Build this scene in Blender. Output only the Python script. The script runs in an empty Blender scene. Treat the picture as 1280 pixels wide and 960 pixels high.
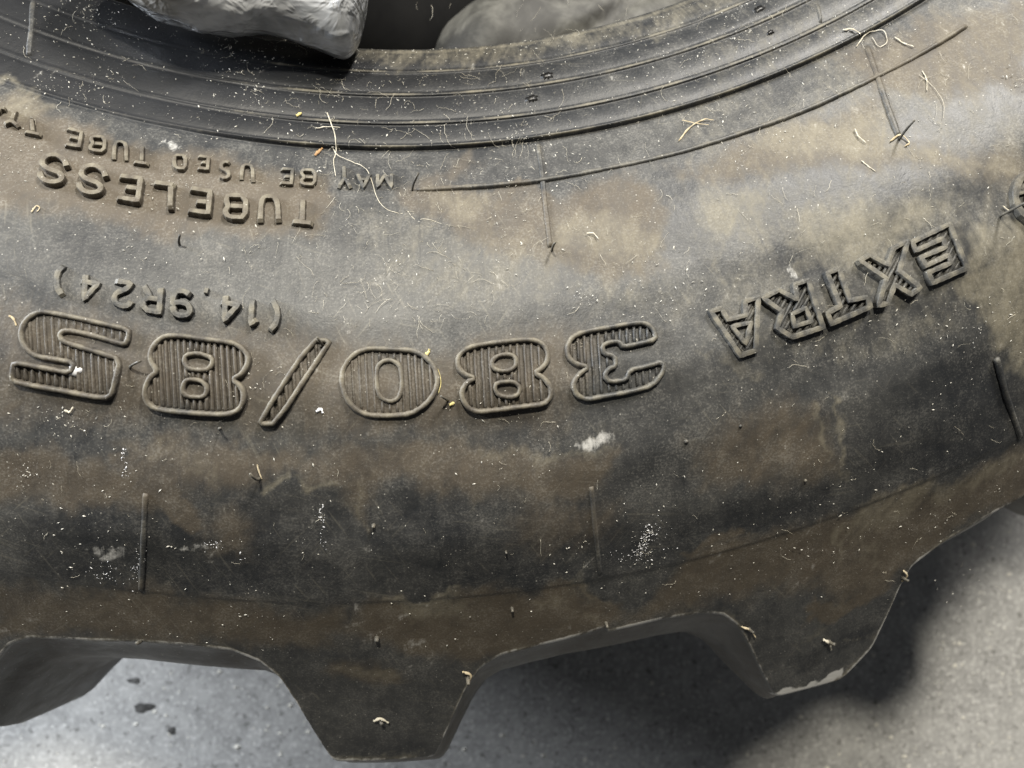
import bpy, math, random
import numpy as np
from mathutils import Vector, Matrix, noise as mnoise

random.seed(7); rng = np.random.default_rng(7)
S = bpy.context.scene
COL = S.collection

# ------------------------------------------------------------------ camera
CAM = np.array([.0275, -.426, .6016]); AY = -.0788; F = 963.0      # F: focal length in 1/1280 of the picture width
cd = bpy.data.cameras.new('camera'); cam = bpy.data.objects.new('camera', cd); COL.objects.link(cam)
cam.matrix_world = Matrix.Translation(Vector(CAM)) @ Matrix.Rotation(AY, 4, 'Y')
cd.sensor_width = 36.0; cd.lens = F / 1280 * 36.0
cd.clip_start = .01; cd.clip_end = 60
cd.dof.use_dof = True; cd.dof.focus_distance = .236; cd.dof.aperture_fstop = 14
S.camera = cam

# ------------------------------------------------------------------ light
W = bpy.data.worlds.new('World'); S.world = W; W.use_nodes = True
W.node_tree.nodes['Background'].inputs['Color'].default_value = (.92, .95, 1, 1)
W.node_tree.nodes['Background'].inputs['Strength'].default_value = .07
def area(name, loc, aim, size, size_y, power, col):
    l = bpy.data.lights.new(name, 'AREA'); l.shape = 'RECTANGLE'; l.size = size; l.size_y = size_y
    l.energy = power; l.color = col
    o = bpy.data.objects.new(name, l); COL.objects.link(o); o.location = loc
    o.rotation_euler = (Vector(aim) - Vector(loc)).to_track_quat('-Z', 'Y').to_euler()
    return o
area('ceiling_light', (.74, 1.32, 1.52), (.12, -.42, .36), .26, .42, 60, (1, .96, .90))       # upper right, rakes over the sidewall
area('overhead_light', (-.30, 1.42, 2.9), (.10, -.6, .2), .24, .24, 100, (1, .94, .81))           # high up beyond the tyre, reaches the floor past it
area('cool_floor_fill', (-1.0, .02, .50), (-.32, -.70, .0), .45, .45, 38, (.88, .93, 1))          # unseen lamp, added low on the left for the cool light on the floor
S.view_settings.view_transform = 'Standard'; S.view_settings.look = 'None'
S.view_settings.exposure = .12; S.view_settings.gamma = 1; S.view_settings.use_curve_mapping = False
S.cycles.max_bounces = 6

# ------------------------------------------------------------------ helpers
def tag(o, label=None, cat=None, group=None, kind=None):
    if label: o['label'] = label
    if cat: o['category'] = cat
    if group: o['group'] = group
    if kind: o['kind'] = kind
    return o
def empty(name, loc=(0, 0, 0)):
    o = bpy.data.objects.new(name, None); COL.objects.link(o); o.location = loc; o.empty_display_size = .05
    return o
def mesh_obj(name, V, Fc, mat, parent=None, smooth=True, attr=None, normals=None, warp=None):
    me = bpy.data.meshes.new(name)
    V = np.asarray(V, dtype=np.float32)
    if isinstance(Fc, np.ndarray):
        k = Fc.shape[1]; n = len(Fc)
        me.vertices.add(len(V)); me.vertices.foreach_set('co', V.ravel())
        me.loops.add(n * k); me.loops.foreach_set('vertex_index', Fc.ravel().astype(np.int32))
        me.polygons.add(n); me.polygons.foreach_set('loop_start', np.arange(0, n * k, k, dtype=np.int32))
        me.update(calc_edges=True)
    else:
        me.from_pydata(V.tolist(), [], Fc); me.update()
    if smooth: me.polygons.foreach_set('use_smooth', np.ones(len(me.polygons), dtype=bool))
    if attr is not None:
        a = me.attributes.new('dirt', 'FLOAT_COLOR', 'POINT'); a.data.foreach_set('color', np.asarray(attr, np.float32).ravel())
    if warp is not None:
        a = me.attributes.new('lay', 'FLOAT_VECTOR', 'POINT'); a.data.foreach_set('vector', np.asarray(warp, np.float32).ravel())
    if normals is not None: me.normals_split_custom_set_from_vertices(np.asarray(normals, np.float32).tolist())
    me.materials.append(mat)
    o = bpy.data.objects.new(name, me); COL.objects.link(o)
    if parent: o.parent = parent
    return o
class NT:
    def __init__(s, name):
        s.m = bpy.data.materials.new(name); s.m.use_nodes = True; s.t = s.m.node_tree; s.n = s.t.nodes; s.l = s.t.links
        s.b = s.n['Principled BSDF']
    def node(s, t, **kw):
        x = s.n.new(t)
        for k, v in kw.items():
            if k.startswith('i_'):
                x.inputs[int(k[2:]) if k[2:].isdigit() else k[2:].replace('_', ' ')].default_value = v
            else: setattr(x, k, v)
        return x
    def link(s, a, b): s.l.new(a, b)
    def _in(s, sock, v):
        if hasattr(v, 'is_output'): s.link(v, sock)
        elif v is not None: sock.default_value = v
    def math(s, op, a, b=None, c=None, clamp=False):
        x = s.node('ShaderNodeMath', operation=op, use_clamp=clamp)
        s._in(x.inputs[0], a); s._in(x.inputs[1], b); s._in(x.inputs[2], c); return x.outputs[0]
    def noise(s, vec, scale, detail=4, rough=.6, dist=0):
        x = s.node('ShaderNodeTexNoise'); x.inputs['Scale'].default_value = scale; x.inputs['Detail'].default_value = detail
        x.inputs['Roughness'].default_value = rough; x.inputs['Distortion'].default_value = dist
        s.link(vec, x.inputs['Vector']); return x.outputs[0]
    def ramp(s, v, a, b, lo=0, hi=1):
        x = s.node('ShaderNodeMapRange', interpolation_type='SMOOTHSTEP'); s._in(x.inputs[0], v)
        x.inputs[1].default_value = a; x.inputs[2].default_value = b; x.inputs[3].default_value = lo; x.inputs[4].default_value = hi
        return x.outputs[0]
    def mix(s, f, a, b):
        x = s.node('ShaderNodeMix', data_type='RGBA'); s._in(x.inputs[0], f); s._in(x.inputs[6], a); s._in(x.inputs[7], b); return x.outputs[2]
    def scale(s, vec, v):
        x = s.node('ShaderNodeMapping'); x.inputs['Scale'].default_value = v; s.link(vec, x.inputs['Vector']); return x.outputs[0]
    def bump(s, h, strength, dist, prev=None):
        x = s.node('ShaderNodeBump'); x.inputs['Strength'].default_value = strength; x.inputs['Distance'].default_value = dist
        s.link(h, x.inputs['Height'])
        if prev is not None: s.link(prev, x.inputs['Normal'])
        return x.outputs[0]

# ------------------------------------------------------------------ tyre geometry: profile of the upper half (radius, height)
H = .38; MID = .19
PROF = np.array([(.297, .285), (.300, .306), (.305, .320), (.3169, .329), (.3278, .337), (.3395, .343), (.349, .348), (.3655, .358),
    (.385, .3675), (.405, .3745), (.43, .378), (.455, .374), (.475, .3665), (.495, .355), (.515, .342), (.535, .329), (.555, .3165), (.575, .304), (.61, .282)])
_rr = np.linspace(.297, .61, 1200); _zz = np.interp(_rr, PROF[:, 0], PROF[:, 1])
_k = np.hanning(61); _k /= _k.sum(); _zs = np.convolve(np.pad(_zz, 30, mode='edge'), _k, 'valid')
_w = np.clip((_rr - .306) / .01, 0, 1) * np.clip((.60 - _rr) / .01, 0, 1); _zz = _zz * (1 - _w) + _zs * _w
def zprof(r): return np.interp(r, _rr, _zz)
_c, _s = math.cos(AY), math.sin(AY); RY = np.array([[_c, 0, _s], [0, 1, 0], [-_s, 0, _c]])
_ts = np.linspace(.18, .42, 700)
def ray(px, py): return RY @ np.array([(px - 640) / F, -(py - 480) / F, -1.0])
def P(px, py):
    "the point of the tyre's upper side at a measured spot of the survey picture"
    D = ray(px, py); pts = CAM + _ts[:, None] * D
    g = pts[:, 2] - zprof(np.hypot(pts[:, 0], pts[:, 1])); i = int(np.argmax(g < 0))
    if i == 0: i = 1
    t = _ts[i - 1] + (_ts[i] - _ts[i - 1]) * g[i - 1] / (g[i - 1] - g[i])
    return CAM + t * D
def PZ(px, py, z):
    D = ray(px, py); return CAM + D * ((z - CAM[2]) / D[2])
def pol(px, py):
    p = P(px, py); return math.degrees(math.atan2(p[0], -p[1])), math.hypot(p[0], p[1])
def surf(th, r, h=0.0):
    "tyre coordinates (degrees, metres) to a point h above the upper side"
    a = math.radians(th); dz = (zprof(r + .001) - zprof(r - .001)) / .002
    nl = math.hypot(dz, 1); nr, nz = -dz / nl, 1 / nl
    R = r + nr * h
    zz = float(side_z(th, r)) if r < .352 else float(zprof(r))
    return Vector((R * math.sin(a), -R * math.cos(a), zz + nz * h))
def nrm(th, r):
    a = math.radians(th); dz = (zprof(r + .001) - zprof(r - .001)) / .002; nl = math.hypot(dz, 1)
    return Vector((-dz / nl * math.sin(a), dz / nl * math.cos(a), 1 / nl))

# lug outline (degrees, radius), surveyed; repeated 21 times round the tyre
NL = 21; PITCH = 360 / NL
TEMPL = np.array([(-8.3, .516), (-6.36, .5155), (-4.95, .5165), (-3.99, .5209), (-3.33, .5277), (-2.72, .5418), (-1.71, .5672), (-1.5, .5684), (.23, .5690), (2.0, .5684),
    (2.2, .5671), (2.9, .5491), (3.52, .535), (4.08, .5266), (4.86, .5218), (6.2, .5195), (7.16, .5185), (8.84, .516)])
LUG2 = np.array([(9.03, .5180), (11.23, .5174), (12.83, .5193), (13.64, .5224), (14.3, .5301), (14.79, .5422), (15.29, .5576), (15.79, .5712), (16.0, .5725), (17.33, .574), (18.5, .5752),
    (18.8, .5743), (19.95, .5643), (20.63, .5498), (21.14, .5382), (21.65, .5309), (23.06, .5262), (24.88, .524), (26.75, .5235), (28.5, .520)])
def sm_interp(x, T):
    a = np.linspace(T[0, 0], T[-1, 0], 900); y = np.interp(a, T[:, 0], T[:, 1]); k = np.hanning(23); k /= k.sum()
    y = np.convolve(np.pad(y, 11, mode='edge'), k, 'valid'); return np.interp(x, a, y)
def edge_r(th, traced=True):
    x = (th + 8.3) % PITCH - 8.3
    r = sm_interp(x, TEMPL)
    if traced:
        m = (th > 9.03) & (th < 28.5); r = np.where(m, sm_interp(th, LUG2), r)
    return r
RB = np.array([(.0, .40), (.10, .53), (.19, .561), (.25, .5555), (.30, .5375), (.325, .5265), (.345, .517)])
RL = np.array([(.0, .45), (.10, .57), (.19, .590), (.22, .594), (.27, .586), (.30, .576), (.31, .570), (.345, .55)])
def tread_r(th, z, er_fn, zc=.197):
    sh = np.degrees(-.008 * np.clip((.31 - z) / .10, 0, 1.2) / .57)
    L = np.clip((er_fn(th + sh) - .518) / .0515, 0, 1.05)
    L = L * np.clip((z - zc) / .022, 0, 1)
    rb = np.interp(z, RB[:, 0], RB[:, 1]); rl = np.interp(z, RL[:, 0], RL[:, 1])
    return rb + L * (rl - rb), L

# ------------------------------------------------------------------ dirt: stains with their own outlines, in tyre coordinates (arc length at .43 m, radius)
def lay(th, r): return np.radians(th) * .43, r
PATCH = []      # channel, strength, softness (m), outline
def patch(ch, s, soft, pts):
    PATCH.append((ch, s, soft, np.array([lay(*pol(x, y)) for x, y in pts])))
B, T, WH, K = 0, 1, 2, 3
# brown dried mud
patch(B, .95, .004, [(-20,135),(30,118),(62,128),(80,150),(140,152),(152,178),(200,200),(300,192),(335,202),(405,215),(428,238),(398,296),(330,288),(200,296),(130,285),(60,275),(-20,262)])
patch(B, .8, .004, [(590,180),(600,205),(560,230),(700,235),(800,212),(835,262),(822,335),(760,365),(650,325),(560,285),(505,270),(500,240),(560,215)])
patch(B, .8, .006, [(850,215),(950,160),(1090,105),(1110,175),(1290,185),(1290,235),(1130,212),(1010,222),(900,235)])
patch(B, .75, .007, [(-20,350),(60,372),(170,395),(300,410),(420,415),(560,420),(700,410),(760,420),(700,530),(560,545),(420,550),(300,540),(150,520),(-20,520)])
patch(B, .85, .004, [(-20,560),(60,552),(140,575),(200,590),(235,640),(170,650),(60,640),(-20,648)])
patch(B, .8, .004, [(150,540),(240,545),(330,560),(420,556),(600,548),(785,556),(740,612),(600,625),(480,612),(452,668),(425,600),(330,596),(250,610),(180,580)])
patch(B, .8, .006, [(850,545),(960,495),(1015,505),(1050,560),(1062,595),(960,600),(870,610)])
patch(B, .95, .005, [(-20,738),(150,742),(300,756),(440,760),(420,815),(300,806),(150,800),(-20,790)])
patch(B, 1., .004, [(490,752),(585,748),(625,742),(700,735),(740,760),(800,775),(740,802),(640,815),(560,822),(470,800),(420,790)])
patch(B, .95, .005, [(860,705),(960,672),(1085,640),(1290,548),(1290,632),(1190,670),(1140,705),(1080,745),(1000,745),(905,755),(840,775),(790,782)])
patch(B, .9, .003, [(395,832),(480,826),(512,845),(480,858),(400,856)])
patch(B, .7, .005, [(260,640),(300,625),(330,650),(310,705),(280,690)])
patch(B, .8, .005, [(1040,60),(1290,-20),(1290,100),(1180,120),(1090,110)])
patch(B, .6, .006, [(640,600),(760,620),(800,640),(720,700),(640,690)])
# pale tan dust
patch(T, .62, .006, [(885,236),(930,228),(985,245),(975,300),(960,325),(905,308),(870,285)])
patch(T, .70, .006, [(1000,262),(1050,245),(1092,252),(1180,262),(1165,298),(1110,318),(1060,338),(1000,332),(975,300)])
patch(T, .60, .005, [(930,165),(1010,140),(1095,118),(1130,175),(1280,195),(1280,228),(1120,205),(1000,205)])
patch(T, .75, .003, [(1190,352),(1280,298),(1290,300),(1290,480),(1255,440),(1225,400)])
patch(T, .70, .003, [(1200,290),(1225,278),(1290,262),(1290,310),(1215,345)])
patch(T, .55, .004, [(700,270),(760,258),(830,300),(824,335),(770,340),(690,310)])
patch(T, .50, .004, [(540,240),(620,232),(640,262),(580,285),(530,262)])
patch(T, .60, .003, [(10,122),(50,118),(72,140),(40,150),(5,145)])
patch(T, .60, .002, [(-20,95),(15,98),(60,125),(100,135),(60,138),(20,115),(-20,108)])
patch(T, .55, .003, [(1060,645),(1150,610),(1290,556),(1290,580),(1200,620),(1120,660),(1060,690)])
patch(T, .55, .002, [(497,752),(580,744),(596,772),(570,780),(520,770)])
patch(T, .50, .003, [(700,740),(730,732),(755,765),(735,770)])
patch(T, .65, .002, [(855,765),(905,768),(940,800),(960,850),(950,840),(925,790),(890,776)])
patch(T, .6, .0015, [(400,936),(418,950),(545,944),(545,940),(420,944)])
patch(T, .4, .004, [(405,835),(470,830),(500,842),(450,852)])
patch(T, .35, .006, [(700,530),(775,530),(770,550),(710,548)])
patch(T, .4, .005, [(1000,425),(1110,400),(1180,380),(1230,420),(1120,445),(1020,450)])
patch(T, .35, .008, [(440,250),(640,270),(820,330),(900,420),(760,410),(600,400),(440,330)])
patch(T, .30, .010, [(860,60),(1000,0),(1290,-20),(1290,420),(1180,420),(980,440),(880,420),(840,260)])
patch(T, .50, .004, [(430,62),(570,62),(694,46),(855,5),(940,-25),(960,0),(855,32),(694,70),(576,87),(430,87)])
# white scuffs
patch(WH, 1., .0006, [(968,868),(975,862),(1000,862),(1030,852),(1046,842),(1056,850),(1015,866),(972,876)])
patch(WH, .55, .002, [(722,536),(765,532),(768,545),(730,548)])
patch(WH, .55, .0015, [(1210,362),(1222,368),(1240,400),(1228,392)])
patch(WH, .5, .002, [(200,190),(230,178),(243,192),(225,200)])
patch(WH, .5, .0015, [(245,680),(278,676),(280,686),(250,688)])
patch(WH, .5, .002, [(120,700),(150,702),(165,718),(130,720)])
patch(WH, .5, .0015, [(975,350),(985,330),(998,355),(990,372)])
# clean dark rubber
patch(K, .9, .002, [(32,690),(45,655),(120,640),(255,650),(300,690),(420,700),(430,752),(300,748),(170,738),(60,728),(48,760),(38,735)])
patch(K, .75, .004, [(440,640),(560,625),(740,640),(850,650),(960,620),(1060,600),(1060,640),(855,700),(694,732),(560,748),(440,750)])
patch(K, .9, .005, [(1150,455),(1215,440),(1245,440),(1280,550),(1150,600),(1080,590),(1060,540)])
patch(K, .75, .005, [(300,585),(420,600),(450,680),(420,740),(320,730),(300,650)])
patch(K, .7, .004, [(890,205),(960,205),(1130,225),(1270,240),(1270,262),(1100,250),(1000,245),(930,232)])
patch(K, .7, .004, [(930,250),(975,240),(1000,262),(985,320),(960,335),(950,300)])
patch(K, .6, .004, [(150,150),(230,165),(330,185),(420,190),(520,190),(520,235),(430,225),(300,190),(210,195)])
patch(K, .6, .006, [(0,270),(120,288),(210,298),(215,350),(120,345),(0,330)])
patch(K, .6, .004, [(1090,680),(1120,690),(1060,760),(980,760),(1040,740)])
patch(K, .7, .003, [(360,755),(430,752),(470,765),(420,790),(370,780)])
patch(K, .7, .006, [(-20,-30),(120,-30),(300,60),(430,90),(430,180),(300,165),(150,138),(60,110),(-20,80)])
patch(K, .5, .006, [(425,90),(640,88),(855,35),(1000,-20),(1100,0),(855,120),(640,170),(425,175)])
# smears, drips and wipe marks with crisp edges
for ch_, st_, pg_ in [
  (B, .75, [(138,562),(200,553),(242,588),(266,640),(256,662),(206,640),(150,625)]), (T, .7, [(330,608),(360,600),(400,595),(442,597),(438,604),(390,603),(350,613)]),
  (T, .65, [(1003,505),(1012,506),(1030,535),(1044,575),(1040,578),(1022,540)]), (T, .65, [(1026,487),(1034,488),(1064,536),(1063,580),(1058,580),(1057,540)]),
  (T, .6, [(1056,590),(1070,582),(1082,600),(1066,612)]), (T, .75, [(490,750),(520,747),(580,741),(582,746),(520,753),(492,755)]), (T, .5, [(660,746),(668,744),(760,792),(750,794)]),
  (B, .9, [(690,735),(700,732),(790,778),(770,780)]), (K, .9, [(600,745),(640,742),(720,790),(700,792)]), (T, .45, [(715,738),(722,736),(785,778),(778,780)]),
  (T, .6, [(1100,650),(1106,640),(1180,600),(1184,606),(1140,632)]), (K, 1, [(1120,640),(1200,600),(1270,570),(1275,582),(1200,618),(1130,655)]), (T, .55, [(1200,600),(1280,560),(1290,566),(1205,612)]),
  (T, .55, [(1040,690),(1046,668),(1054,664),(1052,700),(1044,712)]), (T, .5, [(1068,680),(1078,662),(1082,664),(1080,712),(1070,722)]), (T, .5, [(1058,705),(1064,680),(1068,682),(1066,712)]),
  (B, .9, [(1000,755),(1060,740),(1110,720),(1100,745),(1060,760),(1010,775)]), (T, .45, [(1000,795),(1040,772),(1050,764),(1056,770),(1030,790)]), (K, .9, [(990,820),(1060,790),(1120,765),(1112,790),(1060,808),(1000,840)]),
  (T, .5, [(1030,800),(1110,793),(1110,797),(1032,806)]), (B, .8, [(850,700),(950,665),(955,672),(860,712)]), (K, .8, [(300,560),(345,545),(352,600),(330,640),(312,620)]), (T, .35, [(150,545),(260,560),(300,580),(280,600),(200,575)]),
  (K, .9, [(310,535),(318,538),(300,580),(290,600),(286,598)]), (K, .9, [(432,520),(440,522),(446,560),(470,600),(462,602),(440,570)]), (K, .8, [(198,520),(206,522),(190,560),(180,570)]), (K, .8, [(112,520),(120,522),(108,560),(96,570)]),
  (T, .5, [(445,640),(452,600),(458,602),(455,660),(448,668)]), (T, .4, [(600,552),(760,545),(780,556),(700,566),(610,568)]), (T, .35, [(870,440),(905,436),(960,470),(940,480)]), (K, .9, [(500,754),(530,760),(590,790),(640,800),(560,800),(505,780)]),
  (T, .5, [(405,838),(460,832),(500,838),(492,848),(440,852),(408,850)]), (K, .7, [(455,820),(462,822),(474,850),(470,852)]), (B, .7, [(640,210),(700,232),(690,300),(640,280),(600,250)]), (K, .8, [(735,215),(760,212),(770,260),(748,300),(736,270)]),
  (T, .55, [(985,330),(1000,318),(1018,330),(1000,348),(994,372),(986,360)]), (T, .5, [(880,330),(888,326),(896,352),(890,356)]), (K, .75, [(820,235),(860,200),(880,215),(872,270),(900,330),(880,345),(835,300)])]:
    patch(ch_, st_, .0011, pg_)
_wv = [(rng.normal(0, 1, 2), rng.uniform(0, 6.28, 2), f_, a_) for f_, a_ in ((60, .0013), (110, .0010), (200, .0008), (380, .0006), (700, .0004), (1200, .0003)) for _ in range(2)]
def dirt(th, r):
    x, y = lay(th, r); wx = np.zeros_like(x); wy = np.zeros_like(x)
    for d, ph, f_, a_ in _wv:
        d = d / np.hypot(*d); q = (x * d[0] + y * d[1]) * f_ * 6.28
        wx = wx + a_ * np.sin(q * .16 + ph[0] + 1.3 * np.sin(y * f_)); wy = wy + a_ * np.cos(q * .16 + ph[1] + 1.3 * np.sin(x * f_))
    X = x + wx; Y = y + wy
    out = np.zeros((len(x), 4)); vis = (th > -24) & (th < 38)
    X = X[vis]; Y = Y[vis]; res = np.zeros((len(X), 4))
    for ch, s, soft, pg in PATCH:
        lo = pg.min(0) - soft * 4; hi = pg.max(0) + soft * 4
        m = np.where((X > lo[0]) & (X < hi[0]) & (Y > lo[1]) & (Y < hi[1]))[0]
        if not len(m): continue
        px, py = X[m], Y[m]; d2 = np.full(len(m), 1e9); ins = np.zeros(len(m), bool)
        for i in range(len(pg)):
            a, b = pg[i - 1], pg[i]; e = b - a; l2 = e @ e + 1e-12
            t = np.clip(((px - a[0]) * e[0] + (py - a[1]) * e[1]) / l2, 0, 1)
            d2 = np.minimum(d2, (px - a[0] - t * e[0]) ** 2 + (py - a[1] - t * e[1]) ** 2)
            c = (a[1] > py) != (b[1] > py)
            ins ^= c & (px < (b[0] - a[0]) * (py - a[1]) / (b[1] - a[1] + 1e-12) + a[0])
        d = np.sqrt(d2) * np.where(ins, 1, -1)
        soft_ = soft * 1.25 if ch != 2 else soft; v = np.clip(d / (2 * soft_) + .5, 0, 1); v = v * v * (3 - 2 * v) * s
        res[m, ch] = np.maximum(res[m, ch], v * (.58 if ch == 3 else 1))
    out[vis] = res
    out[~vis, 0] = (.4 + .4 * np.sin(x[~vis] * 31 + 2 * np.sin(y[~vis] * 60)))
    return out

# ------------------------------------------------------------------ materials
def rubber_material():
    n = NT('dusty_rubber'); b = n.b
    at = n.node('ShaderNodeAttribute', attribute_name='dirt'); sp = n.node('ShaderNodeSeparateColor'); n.link(at.outputs['Color'], sp.inputs[0])
    la = n.node('ShaderNodeAttribute', attribute_name='lay'); lv = la.outputs['Vector']
    ob = n.node('ShaderNodeTexCoord').outputs['Object']
    nA = n.noise(ob, 22, 4, .62, .6); nB = n.noise(ob, 95, 4, .68, .3); nC = n.noise(ob, 480, 3, .72); nD = n.noise(ob, 1500, 2, .6)
    streak = n.noise(n.scale(lv, (420, 45, 1)), 1, 4, .7, .5)
    streak2 = n.noise(n.scale(lv, (60, 300, 1)), 1, 4, .6, 1.0)
    k = at.outputs['Alpha']
    dm = n.node('ShaderNodeMapping'); dm.inputs['Rotation'].default_value = (0, 0, -.75); n.link(lv, dm.inputs['Vector'])
    smear = n.noise(n.scale(dm.outputs[0], (170, 26, 1)), 1, 4, .6, .6)
    # general grey bloom on the rubber
    g = n.math('MULTIPLY_ADD', nA, .55, n.math('MULTIPLY', nB, .40)); g = n.math('ADD', g, n.math('MULTIPLY', streak, .35)); g = n.math('ADD', g, n.math('MULTIPLY', nC, .28)); g = n.math('ADD', g, n.math('MULTIPLY', streak2, .17))
    bloom = n.ramp(n.math('SUBTRACT', g, n.math('MULTIPLY', k, .30)), .52, 1.22)
    col = n.mix(bloom, (.021, .0226, .025, 1), (.086, .085, .080, 1))
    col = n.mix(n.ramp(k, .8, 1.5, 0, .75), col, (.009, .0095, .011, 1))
    def mask(ch, spread, lo, hi, extra=None):
        v = n.math('ADD', ch, n.math('MULTIPLY', n.math('SUBTRACT', nB, .5), spread * .7))
        v = n.math('ADD', v, n.math('MULTIPLY', n.math('SUBTRACT', nA, .5), spread * .5))
        v = n.math('ADD', v, n.math('MULTIPLY', n.math('SUBTRACT', streak, .5), spread * .9))
        v = n.math('ADD', v, n.math('MULTIPLY', n.math('SUBTRACT', nC, .5), spread * .6)); v = n.math('ADD', v, n.math('MULTIPLY', n.math('SUBTRACT', smear, .5), spread * 1.5))
        return n.ramp(v, lo, hi)
    br = mask(sp.outputs[0], .50, .08, 1.12)
    brc = n.mix(nB, (.072, .057, .040, 1), (.130, .105, .073, 1))
    col = n.mix(n.math('MULTIPLY', br, .84), col, brc)
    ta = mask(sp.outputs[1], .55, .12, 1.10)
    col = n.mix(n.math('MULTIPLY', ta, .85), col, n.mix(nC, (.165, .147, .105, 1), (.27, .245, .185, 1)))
    kk = n.math('MULTIPLY_ADD', k, -.62, 1.0, clamp=True)
    # wiped scratches running several ways
    for rz, sc_, am in ((.5, (900, 60, 1), .32), (-.7, (1100, 55, 1), .28), (1.35, (800, 40, 1), .25)):
        mp = n.node('ShaderNodeMapping'); mp.inputs['Rotation'].default_value = (0, 0, rz); n.link(lv, mp.inputs['Vector'])
        q = n.noise(n.scale(mp.outputs[0], sc_), 1, 3, .55, .25)
        q = n.math('MULTIPLY', n.ramp(q, .60, .72), n.ramp(nA, .44, .62))
        col = n.mix(n.math('MULTIPLY', n.math('MULTIPLY', q, am), kk), col, (.21, .195, .155, 1))
    # powder: fine pale grains everywhere, thicker where the bloom is
    pw = n.ramp(n.math('ADD', n.math('MULTIPLY', nD, .8), n.math('MULTIPLY', nB, .45)), .60, .84)
    col = n.mix(n.math('MULTIPLY', n.math('MULTIPLY', pw, .20), kk), col, (.36, .345, .31, 1))
    vo = n.node('ShaderNodeTexVoronoi', feature='F1'); vo.inputs['Scale'].default_value = 620; n.link(ob, vo.inputs['Vector'])
    dot = n.ramp(vo.outputs['Distance'], .10, .16, 1, 0)
    sel = n.node('ShaderNodeSeparateColor'); n.link(vo.outputs['Color'], sel.inputs[0])
    dot = n.math('MULTIPLY', dot, n.math('GREATER_THAN', sel.outputs[0], .86))
    col = n.mix(n.math('MULTIPLY', dot, .6), col, (.50, .48, .43, 1))
    # wiped scuffs
    sc = n.ramp(n.math('ADD', streak2, n.math('MULTIPLY', nA, .5)), .93, 1.12)
    col = n.mix(n.math('MULTIPLY', n.math('MULTIPLY', sc, .30), kk), col, (.22, .21, .185, 1))
    wh = mask(sp.outputs[2], .9, .30, .75)
    col = n.mix(n.math('MULTIPLY', wh, .8), col, (.62, .61, .58, 1))
    n.link(col, b.inputs['Base Color'])
    ro = n.math('ADD', .45, n.math('MULTIPLY', n.math('MAXIMUM', br, ta), .22)); ro = n.math('ADD', ro, n.math('MULTIPLY', n.math('SUBTRACT', nB, .5), .25))
    n.link(ro, b.inputs['Roughness']); b.inputs['Specular IOR Level'].default_value = .35
    h = n.math('ADD', n.math('MULTIPLY', nC, .7), n.math('MULTIPLY', nD, .5)); h = n.math('ADD', h, n.math('MULTIPLY', streak, .4))
    nb = n.bump(h, .30, .00025); nb = n.bump(nB, .3, .0008, nb)
    n.link(nb, b.inputs['Normal'])
    return n.m
M_TYRE = rubber_material()
def simple(name, col, rough=.6, col2=None, scale=60, spec=.5, bump=0, lo=.35, hi=.65):
    n = NT(name); ob = n.node('ShaderNodeTexCoord').outputs['Object']
    v = n.noise(ob, scale, 5, .65, .4)
    n.link(n.mix(n.ramp(v, lo, hi), col + (1,), (col2 or col) + (1,)), n.b.inputs['Base Color'])
    n.b.inputs['Roughness'].default_value = rough; n.b.inputs['Specular IOR Level'].default_value = spec
    if bump: n.link(n.bump(v, .5, bump), n.b.inputs['Normal'])
    return n.m
M_LINER = simple('inner_liner_rubber', (.010, .010, .011), .7, (.022, .021, .02), 30)
M_BLACK = simple('black_filler', (.004, .004, .0045), .85, (.009, .009, .009), 25, .15)
M_GREYTUBE = simple('dusty_grey_rubber', (.025, .024, .021), .6, (.13, .127, .112), 40, .4, .001, .35, .7)
M_STRAW = simple('dry_straw', (.36, .29, .17), .8, (.54, .46, .32), 300)
M_PALE = simple('pale_fibre', (.44, .40, .31), .8, (.62, .58, .48), 300)
M_BROWNSEED = simple('brown_husk', (.34, .19, .08), .6, (.48, .30, .14), 300)
M_YELLOW = simple('yellow_husk', (.55, .44, .14), .6, (.62, .54, .25), 300)
M_WHITE = simple('white_paint_speck', (.72, .72, .74), .5, (.80, .80, .80), 300)
M_DUST = simple('wood_dust', (.42, .40, .34), .85, (.74, .72, .66), 1500)
M_DARKBUG = simple('black_grease', (.006, .006, .006), .35, (.012, .011, .01), 300)

M_OIL = simple('oily_dirt', (.03, .029, .027), .6, (.09, .088, .082), 200)
def concrete():
    n = NT('concrete'); ob = n.node('ShaderNodeTexCoord').outputs['Object']
    a = n.noise(ob, 5, 6, .6); c = n.noise(ob, 60, 5, .7); d = n.noise(ob, 260, 4, .7)
    col = n.mix(n.ramp(n.math('ADD', n.math('MULTIPLY', a, .5), n.math('MULTIPLY', c, .5)), .35, .66), (.24, .238, .23, 1), (.40, .396, .38, 1))
    col = n.mix(n.ramp(d, .48, .70, 0, .8), col, (.56, .553, .535, 1))
    col = n.mix(n.ramp(n.noise(ob, 160, 4, .65), .56, .68, 0, .75), col, (.09, .088, .08, 1))
    v = n.node('ShaderNodeTexVoronoi', feature='F1'); v.inputs['Scale'].default_value = 230; n.link(ob, v.inputs['Vector'])
    s = n.node('ShaderNodeSeparateColor'); n.link(v.outputs['Color'], s.inputs[0])
    dot = n.math('MULTIPLY', n.ramp(v.outputs['Distance'], .12, .24, 1, 0), n.math('GREATER_THAN', s.outputs[0], .72))
    col = n.mix(n.math('MULTIPLY', dot, .9), col, (.68, .67, .63, 1))
    n.link(col, n.b.inputs['Base Color']); n.b.inputs['Roughness'].default_value = .62
    n.link(n.bump(n.math('ADD', c, n.math('MULTIPLY', d, .6)), .28, .0015), n.b.inputs['Normal'])
    return n.m
M_FLOOR = concrete()

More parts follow.
